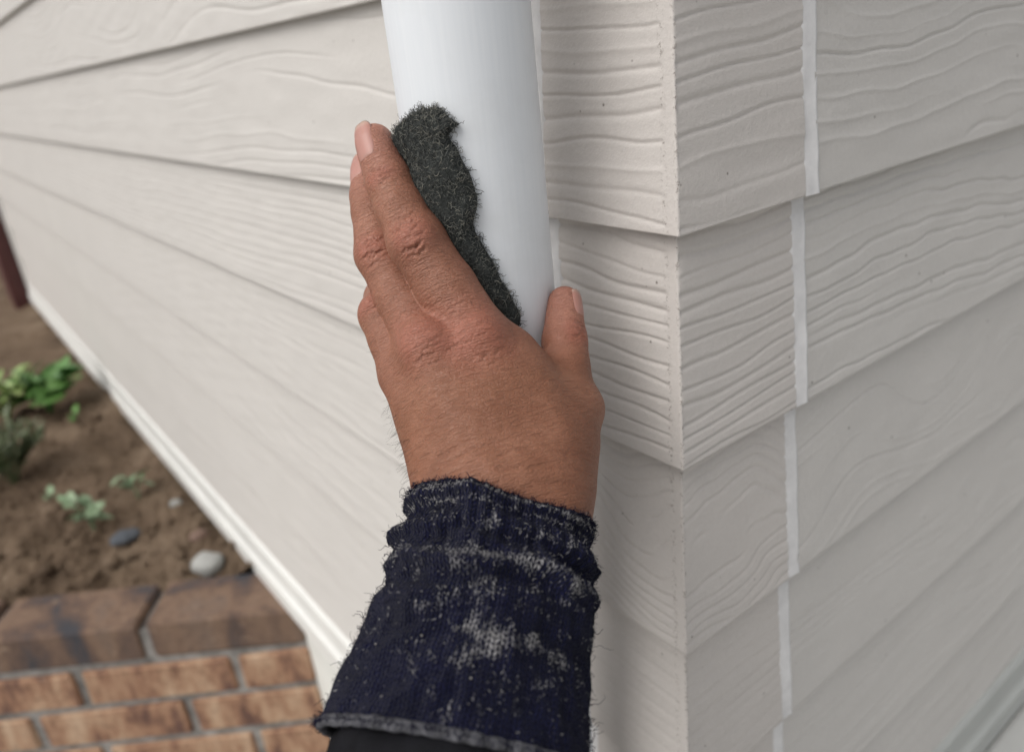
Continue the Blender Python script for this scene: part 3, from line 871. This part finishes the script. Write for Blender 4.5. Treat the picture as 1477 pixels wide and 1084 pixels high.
def sdf_grad(sdf, p, e=.25):
    g_ = np.zeros((len(p), 3))
    for k in np.array([(1, -1, -1), (-1, -1, 1), (-1, 1, -1), (1, 1, 1)]): g_ += k * sdf(p + k * e)[:, None]
    return g_ / (np.linalg.norm(g_, axis=1)[:, None] + 1e-9)

def project(sdf, p, off=0.0, it=2):
    for _ in range(it):
        p = p - (sdf(p) - off)[:, None] * sdf_grad(sdf, p)
    return p

def subdivide(v, f):
    e = np.concatenate([f[:, [0, 1]], f[:, [1, 2]], f[:, [2, 3]], f[:, [3, 0]]]); e.sort(1)
    key = e[:, 0].astype(np.int64) * len(v) + e[:, 1]
    uq, inv = np.unique(key, return_inverse=True)
    em = (v[uq // len(v)] + v[uq % len(v)]) / 2
    fm = v[f].mean(1)
    m = len(f); ne = len(uq); o = len(v)
    E_ = inv.reshape(4, m) + o; Fm = np.arange(m) + o + ne
    nf = np.concatenate([np.stack([f[:, k], E_[k], Fm, E_[(k + 3) % 4]], 1) for k in range(4)])
    return np.concatenate([v, em, fm]), nf

pts_all = np.array([q[:3] for ch in HAND.values() for q in ch] + [q[:3] for s_ in PALM for q in s_])
rad_all = np.array([q[3] for ch in HAND.values() for q in ch] + [q[3] for s_ in PALM for q in s_])
hv, hf = surface_net(hand_sdf, (pts_all - rad_all[:, None]).min(0) - 4, (pts_all + rad_all[:, None]).max(0) + 4, 1.18)
hv = project(hand_sdf, hv)
hv, hf = subdivide(hv, hf)
hv = project(hand_sdf, hv, 0.0, 1)
hn = sdf_grad(hand_sdf, hv)

HD = np.array(HAND_DIR); HO = np.array(HAND_OUT); HA = np.cross(HD, HO); HA /= np.linalg.norm(HA); HO = np.cross(HA, HD)
# flesh unevenness, knuckle wrinkles and wrist creases as real relief
loc = np.stack([hv @ HD, hv @ HA, hv @ HO], 1)
disp = .22 * Wave(.03, .03, 16, 91)(loc[:, 0], loc[:, 1])
redness = np.zeros(len(hv)); crease = np.zeros(len(hv))
for wi, (c_, al_, of_, hw, hl, dep, cnt_) in enumerate(WRINKLES):
    c_ = np.array(c_); al_ = np.array(al_); of_ = np.array(of_); ac = np.cross(al_, of_); ac /= np.linalg.norm(ac)
    q = hv - c_; t = q @ al_; s_ = q @ ac; o_ = hn @ of_
    face = np.clip(o_ * 1.6, 0, 1) * np.exp(-(np.abs(s_) / hw) ** 4) * np.exp(-(np.abs(t) / (hl * 1.35)) ** 6) * (np.linalg.norm(q, axis=1) < hw + hl + 14)
    redness += face * np.exp(-(t / hl) ** 2) * 1.0
    rw = np.random.default_rng(50 + wi)
    for tc in np.linspace(-hl, hl, cnt_):
        tc = tc + rw.normal(0, .5); amp = rw.uniform(.45, 1.0)
        bow = -.035 * np.sign(tc) * (abs(tc) / hl) * s_ * s_ / (hw / 7)
        wob_ = .5 * np.sin(s_ * rw.uniform(.5, 1.1) + rw.uniform(0, 6)) + .25 * np.sin(s_ * 2.3 + rw.uniform(0, 6))
        off_s = rw.normal(0, hw * .3); hw2 = hw * rw.uniform(.4, .8)
        g_ = np.exp(-((t - tc - bow - wob_) / .62) ** 2) * np.exp(-((s_ - off_s) / hw2) ** 4)
        disp -= dep * amp * g_ * face; crease += .7 * amp * g_ * face
# transverse skin folds across the back of the hand up to the cuff
tw = loc[:, 0]; t0 = float(np.dot(np.array(SLEEVE[0][:3]), HD))
rel = tw - t0; back = np.clip((hn @ HO) * 1.5, 0, 1)
for i, (pos, amp) in enumerate([(4, .45), (8, .5), (12, .6), (15, .4), (18, .5), (22, .45), (26, .4), (30, .35), (35, .3), (40, .28), (46, .24), (52, .22)]):
    wv_ = Wave(.02, .0, 8, 200 + i)(loc[:, 1], 0 * tw); am = .5 + .5 * Wave(.03, .0, 8, 260 + i)(loc[:, 1], 0 * tw)
    g_ = np.exp(-((rel - pos - 1.6 * wv_ + .004 * (loc[:, 1] - loc[:, 1].mean()) ** 2) / .75) ** 2) * back * np.clip(am, 0, 1)
    disp -= amp * g_; crease += .35 * g_
tipmask = np.zeros(len(hv))
for nme in ('index', 'middle', 'ring', 'thumb'):
    tip = np.array(HAND[nme][-1][:3]); dd_ = np.linalg.norm(hv - tip, axis=1)
    redness += .3 * np.clip(1 - dd_ / 26, 0, 1); tipmask = np.maximum(tipmask, np.clip(1.25 - dd_ / 17, 0, 1))
thumb_mid = np.array(HAND['thumb'][2][:3])
redness += .45 * np.exp(-(np.linalg.norm(hv - thumb_mid, axis=1) / 14) ** 2)
pale = .75 * tipmask + .32 * np.clip((rel - 48) / 25, 0, 1)
calm = np.zeros(len(hv))
for nme in HAND: calm = np.maximum(calm, np.clip(1.7 - np.linalg.norm(hv - np.array(HAND[nme][-1][:3]), axis=1) / 11, 0, 1))
disp = disp * (1 - .92 * calm)
hv = hv + hn * disp[:, None]

person = empty('person', (-205, -95, -1000), 'left hand and forearm in navy knit sleeve pressing a pad on pipe', 'person')
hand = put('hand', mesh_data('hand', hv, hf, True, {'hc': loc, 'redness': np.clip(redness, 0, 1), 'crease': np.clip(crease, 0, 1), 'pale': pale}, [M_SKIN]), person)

def nail(nme, c_, al_, of_, hw, hl):
    c_ = np.array(c_); al_ = np.array(al_, float); of_ = np.array(of_, float)
    of_ -= al_ * (of_ @ al_); of_ /= np.linalg.norm(of_); ac = np.cross(al_, of_)
    us = np.linspace(-1, 1, 17); ts = np.linspace(-1, 1, 21)
    Ug, Tg = np.meshgrid(us, ts, indexing='ij')
    half = hw * np.where(Tg < 0, (1 - (np.clip(-Tg, 0, 1)) ** 4) ** .5 * .12 + .88 - .25 * np.clip(-Tg, 0, 1) ** 4, 1 - .32 * np.clip(Tg, 0, 1) ** 5)
    tc_ = np.array(HAND[nme][-1][:3]); r_t = HAND[nme][-1][3]
    along = (Tg - 1) * hl + r_t * (.62 if nme == 'thumb' else .98)                      # the nail ends level with the fingertip
    tmax = r_t * .42; extra = np.clip(along - tmax, 0, None).reshape(-1)
    p = tc_ + al_ * np.minimum(along, tmax)[..., None] + ac * (Ug * half)[..., None] + of_ * 5.0
    p = p.reshape(-1, 3)
    for _ in range(14): p = p - of_ * (hand_sdf(p) - .25)[:, None] * .8
    nrm = sdf_grad(hand_sdf, p)
    e_ = np.maximum(np.abs(Ug), np.clip(-Tg, 0, 1)).reshape(-1)
    p = p + nrm * (.16 - .6 * e_ ** 5)[:, None]
    p = p + al_ * extra[:, None] - of_ * (extra * .22 + extra ** 2 * .03)[:, None]
    me = mesh_data('fingernail', p, grid_faces(17, 21), True, {'along': (Tg.reshape(-1) + 1) / 2}, [M_NAIL])
    o = put('fingernail', me, hand)
    sm = o.modifiers.new('thick', 'SOLIDIFY'); sm.thickness = .0005; sm.offset = -1
    return o
for nme, c_, al_, of_, hw, hl in NAILS: nail(nme, c_, al_, of_, hw, hl)

# short dark hairs on the outer edge of the hand and the finger backs
hr = np.random.default_rng(31)
fc_ = hv[hf].mean(1); fnm = hn[hf[:, 0]]
relf = fc_ @ HD - t0; side = fnm @ HA
lat = fc_ @ HA; lat = (lat - lat.min()) / (np.ptp(lat) + 1e-6)
ulnar = -np.sign(np.dot(np.array(HAND['thumb'][1][:3]) - np.array(HAND['little'][0][:3]), HA))
wgt = np.clip(side * ulnar, 0, 1) ** 1.5 * np.clip((relf + 2) / 6, 0, 1) * np.clip((66 - relf) / 10, 0, 1)
for nme, i0 in (('index', 1), ('middle', 1), ('ring', 1)):
    a3 = np.array(HAND[nme][i0][:3]); wgt += .45 * np.exp(-(np.linalg.norm(fc_ - a3, axis=1) / 13) ** 4) * np.clip(fnm @ HO, 0, 1)
wgt += .05 * np.clip(fnm @ HO, 0, 1) * np.clip((relf + 2) / 6, 0, 1) * np.clip((60 - relf) / 10, 0, 1)
pick = hr.choice(len(fc_), 240, p=wgt / wgt.sum())
hd_ = fnm[pick] * .55 + (-HD * .35 + HA * ulnar * .5 + np.array([0, 0, -.15])) + hr.normal(0, .2, (240, 3))
tag(strands('hair', fc_[pick], hd_, 5.2, .05, 4, .13, M_HAIR, hand, 33), kind='stuff')

# ---------------------------------------------------------------- knitted arm cover, hem and black sleeve
AX = np.array([q[:3] for q in SLEEVE]); RA = np.array([q[3] for q in SLEEVE]); RB = np.array([q[4] for q in SLEEVE])
seg = np.concatenate([[0], np.cumsum(np.linalg.norm(np.diff(AX, axis=0), axis=1))])
AD = np.array(ARM_DIR)
ACR = np.cross(AD, HO); ACR /= np.linalg.norm(ACR); AOUT = np.cross(ACR, AD)
if AOUT @ HO < 0: AOUT = -AOUT
def axis_at(l):
    return np.stack([np.interp(l, seg, AX[:, k]) for k in range(3)], -1), np.interp(l, seg, RA), np.interp(l, seg, RB)
HEM_L = float(np.interp(1082, [744, 800, 860, 935, 1010, 1090, 1170, 1200], seg))
nl, na_ = 230, 340
ls = np.linspace(0, HEM_L, nl); th = np.linspace(0, 2 * np.pi, na_, endpoint=False)
Th, Ls = np.meshgrid(th, ls, indexing='ij')
axp, ra, rb = axis_at(Ls)
w1_ = Wave(.03, .06, 14, 61); w2_ = Wave(.08, .02, 16, 63); w3_ = Wave(.012, .012, 10, 64)
arc = Th * 36
cosw = np.cos(Th); sinw = np.sin(Th)
# bunched folds below the cuff
slack = .8 * w3_(cosw * 60 + 200, Ls) + .45 * w1_(cosw * 50, Ls + sinw * 30) + .25 * w2_(cosw * 45 + sinw * 20, Ls)
fold = 0
for fp, fa, fw in ((1.5, 2.0, 2.0), (13, 2.6, 3.8), (26.5, 4.2, 4.6), (41, 2.2, 5.5)):
    ww = fp + 2.2 * Wave(.006, .0, 6, int(fp))(cosw * 80 + 300, 0 * Ls) + 1.5 * sinw
    fold = fold + fa * np.exp(-((Ls - ww) / fw) ** 2) * (.75 + .35 * w3_(cosw * 90, 0 * Ls + fp * 9))
neck = -1.6 * np.exp(-((Ls - 8) / 4.5) ** 2) - 1.8 * np.exp(-((Ls - 21.5) / 3.2) ** 2) - 1.2 * np.exp(-((Ls - 33.5) / 4) ** 2)
rip = .55 * np.sin(arc / 2.6 * 2 * np.pi / 2) * np.exp(-((Ls - 12) / 16) ** 2)
off_r = slack + fold + neck + rip + 1.1 * Wave(.012, .075, 16, 68)(cosw * 60 + sinw * 25, Ls) * np.exp(-((Ls - 22) / 22) ** 2)
sl_p = axp + (ACR * ((ra + off_r) * cosw)[..., None]) + (AOUT * ((rb + off_r) * sinw)[..., None])
# wobbly rim
rimw = 1.3 * Wave(.012, .0, 8, 66)(cosw * 70 + 130, 0 * Ls) + .5 * Wave(.05, .0, 8, 67)(arc, 0 * Ls)
sl_p = sl_p - AD * (rimw * np.exp(-Ls / 9))[..., None]
def blob(cx_, cl_, wx_, wl_): return np.exp(-(((arc - cx_) / wx_) ** 2 + ((Ls - cl_) / wl_) ** 2))
A90 = math.pi / 2 * 36
paint = .72 * np.exp(-((Ls - 2.0) / 1.5) ** 2) + .45 * np.exp(-((Ls - 6.5) / 1.3) ** 2) + .40 * np.exp(-((Ls - 27) / 2.2) ** 2) + .25 * np.exp(-((Ls - 15) / 2) ** 2)
pr2 = np.random.default_rng(404)
for _ in range(70):
    paint = paint + pr2.uniform(.1, .42) * blob(A90 + pr2.normal(6, 20), pr2.choice([pr2.normal(54, 6), pr2.normal(66, 10), pr2.normal(28, 4), pr2.uniform(4, 80)]), pr2.uniform(1.2, 4.5), pr2.uniform(1.0, 5))
for dx, l_, wx_, wl_, am in ((2, 53, 6, 3, .3), (14, 53, 8, 3, .35), (8, 58, 3, 6, .4), (15, 70, 9, 6, .25), (26, 62, 5, 7, .2), (16, 36, 9, 4, .2), (20, 14, 8, 6, .2), (28, 30, 5, 9, .2), (-14, 66, 4, 4, .15)):
    paint = paint + am * blob(A90 + dx, l_, wx_, wl_)
paint = paint + .14
kuv = np.stack([arc, Ls, 0 * Ls], -1)
inner = axp[:, :1] + (ACR * ((ra[:, :1] - 2.2) * cosw[:, :1])[..., None]) + (AOUT * ((rb[:, :1] - 2.2) * sinw[:, :1])[..., None])
tuck = inner + AD * 14.0
tuck2 = inner + AD * 1.0
allp = np.concatenate([tuck, tuck2, sl_p], 1)
kk = np.concatenate([kuv[:, :1] - [0, 14, 0], kuv[:, :1] - [0, 2, 0], kuv], 1)
pp = np.concatenate([paint[:, :1] * 0, paint[:, :1], paint], 1)
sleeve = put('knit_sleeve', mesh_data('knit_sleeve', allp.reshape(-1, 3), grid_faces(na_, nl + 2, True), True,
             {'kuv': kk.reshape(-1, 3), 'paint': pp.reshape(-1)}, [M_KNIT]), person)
sleeve['label'] = 'navy knitted sleeve cover speckled with pale paint'
# fuzz of the yarn
sp = sl_p.reshape(-1, 3); dA = np.gradient(sl_p, axis=0).reshape(-1, 3); dB = np.gradient(sl_p, axis=1).reshape(-1, 3)
sn = np.cross(dA, dB); sn /= np.linalg.norm(sn, axis=1)[:, None]
if ((sn * (sp - axp.reshape(-1, 3))).sum(1)).mean() < 0: sn = -sn
fr_ = np.random.default_rng(71)
pk = fr_.integers(0, len(sp), 12000)
pk = pk[np.maximum(0, sn[pk] @ AOUT) + .5 > fr_.uniform(0, 1, len(pk))]
tag(strands('yarn_fuzz', sp[pk] - sn[pk] * .3, sn[pk] * .55 + fr_.normal(0, .8, (len(pk), 3)), 2.6, .10, 4, .8, M_FUZZ, sleeve, 72), kind='stuff')
pf = paint.reshape(-1).clip(0, 1) ** 2
pk = fr_.choice(len(sp), 3600, p=pf / pf.sum())
tag(strands('painted_fuzz', sp[pk] - sn[pk] * .15, sn[pk] * .25 + fr_.normal(0, .8, (len(pk), 3)), 1.7, .15, 4, .7, M_FUZZPALE, sleeve, 73), kind='stuff')
rimp = sl_p[:, :6].reshape(-1, 3); pk = fr_.integers(0, len(rimp), 1500)
tag(strands('rim_fuzz', rimp[pk], -AD * .3 + fr_.normal(0, .8, (1500, 3)), 3.0, .13, 6, .8, M_FUZZ, sleeve, 74), kind='stuff')
edge_i = np.argsort(np.abs(sn @ AOUT) + fr_.uniform(0, .4, len(sp)))[:400]
tag(strands('loose_thread', sp[edge_i[::4]], sn[edge_i[::4]] + fr_.normal(0, .4, (100, 3)), 8, .14, 10, .6, M_FUZZ, sleeve, 75), kind='stuff')
# rolled hem
hem = []
mh = 10
for i in range(na_):
    c_ = sl_p[i, -1]; n_ = sl_p[i, -1] - axp[i, -1]; n_ /= np.linalg.norm(n_)
    tw_ = .35 * math.sin(i * .8) + .2 * math.sin(i * .23)
    for j in range(mh):
        q = j / mh * 2 * math.pi
        hem.append(c_ + n_ * ((1.7 + tw_ * .4) * math.cos(q) - .4) + AD * (1.9 + tw_ * .4) * math.sin(q))
hi_ = np.arange(na_)[:, None]; hj = np.arange(mh)[None]
hfac = np.stack([hi_ * mh + hj, ((hi_ + 1) % na_) * mh + hj, ((hi_ + 1) % na_) * mh + (hj + 1) % mh, hi_ * mh + (hj + 1) % mh], -1).reshape(-1, 4)
hem_o = put('hem', mesh_data('hem', np.array(hem), hfac, True, None, [M_HEM]), sleeve)
hp = np.array(hem).reshape(na_, mh, 3)[:, 0]
pk = fr_.integers(0, na_, 1300)
tag(strands('hem_fuzz', hp[pk], fr_.normal(0, 1, (1300, 3)), 2.6, .12, 4, .5, M_FUZZ, hem_o, 76), kind='stuff')
# black sleeve underneath, running back to the elbow
nb_ = 120
lb = np.linspace(HEM_L - 22, HEM_L + 250, nb_)
Th2, Lb = np.meshgrid(np.linspace(0, 2 * np.pi, 120, endpoint=False), lb, indexing='ij')
ext = np.clip(Lb - seg[-1], 0, None)
ax2, ra2, rb2 = axis_at(np.clip(Lb, 0, seg[-1]))
DROP = AD * .8 + np.array([0, 0, -.62]); DROP /= np.linalg.norm(DROP)
ax2 = ax2 + DROP * ext[..., None]
wv2 = Wave(.02, .02, 12, 81); wr = 1.5 * wv2(np.cos(Th2) * 60, Lb) + 1.0 * Wave(.03, .05, 12, 82)(np.sin(Th2) * 50, Lb)
base_r = -3.0 - 5.0 * np.clip((HEM_L + 3 - Lb) / 8, 0, 1) + np.clip(ext * .03, 0, 5)
bp = ax2 + ACR * ((ra2 + base_r + wr * .7) * np.cos(Th2))[..., None] + AOUT * ((rb2 + base_r + wr * .7) * np.sin(Th2))[..., None]
put('black_sleeve', mesh_data('black_sleeve', bp.reshape(-1, 3), grid_faces(120, nb_, True), True, None, [M_BLACK]), person)

# ---------------------------------------------------------------- scouring pad between the fingers and the pipe
pad = empty('scouring_pad', (-95, 55, -40), 'frayed dark grey fibre scouring pad held against the white pipe', 'scouring pad')
pz_ = np.array([q[1] for q in PAD_RIGHT]); pt_ = np.array([q[0] for q in PAD_RIGHT])
order = np.argsort(pz_)
nzp, ntp = 130, 90
zz = np.linspace(-62, 61.5, nzp)
tr = np.interp(zz, pz_[order], pt_[order]); tl = np.interp(zz, [-62, 20, 50, 56, 61.5], [168, 163, 163, 172, 198])
tr = tr + 1.2 * Wave(.05, .0, 10, 9)(zz, 0 * zz)
Uq = np.linspace(0, 1, ntp)
T_ = tl[None] + (tr - tl)[None] * Uq[:, None]; Z_ = np.broadcast_to(zz[None], T_.shape)
dedge = np.minimum(np.minimum(Uq[:, None], 1 - Uq[:, None]) * (tr - tl)[None] * .6, np.minimum(61.5 - Z_, Z_ + 62))
th_ = 5.2 * np.clip(dedge / 4.5, 0, 1) ** .5 + .7 * Wave(.03, .03, 14, 10)(T_ * .6, Z_) * np.clip(dedge / 3, 0, 1)
def cylp(T, Z, r_): return np.stack([PC[0] + r_ * np.cos(np.radians(T)), PC[1] + r_ * np.sin(np.radians(T)), Z], -1)
outer = cylp(T_, Z_, PR + .5 + np.maximum(th_, .05)); inn = cylp(T_, Z_, np.full(T_.shape, PR + .35))
fo = grid_faces(ntp, nzp); n0 = ntp * nzp
core = put('pad_body', mesh_data('pad_body', np.concatenate([outer.reshape(-1, 3), inn.reshape(-1, 3)]), np.concatenate([fo, fo[:, ::-1] + n0]), True, None, [M_PADCORE]), pad)
pr_ = np.random.default_rng(88)
npf = 18000
iu = pr_.integers(0, ntp, npf); iz = pr_.integers(0, nzp, npf)
ro = outer[iu, iz]; rn = ro - np.stack([np.full(npf, PC[0]), np.full(npf, PC[1]), ro[:, 2]], -1); rn /= np.linalg.norm(rn, axis=1)[:, None]
depth = pr_.uniform(0, 1, npf)
ro = ro - rn * (depth * .9)[:, None] + pr_.normal(0, .5, (npf, 3))
rd = rn * .05 + pr_.normal(0, .75, (npf, 3))
keep = np.hypot(ro[:, 0] - PC[0], ro[:, 1] - PC[1]) > PR + .3
tag(strands('pad_fibre', ro[keep], rd[keep], 3.6, .135, 5, 1.0, M_PAD, pad, 89, 0.0, rn[keep]), kind='stuff')

# ---------------------------------------------------------------- render settings
SC.render.engine = 'CYCLES'
SC.render.resolution_x = 1024
SC.render.resolution_y = 751
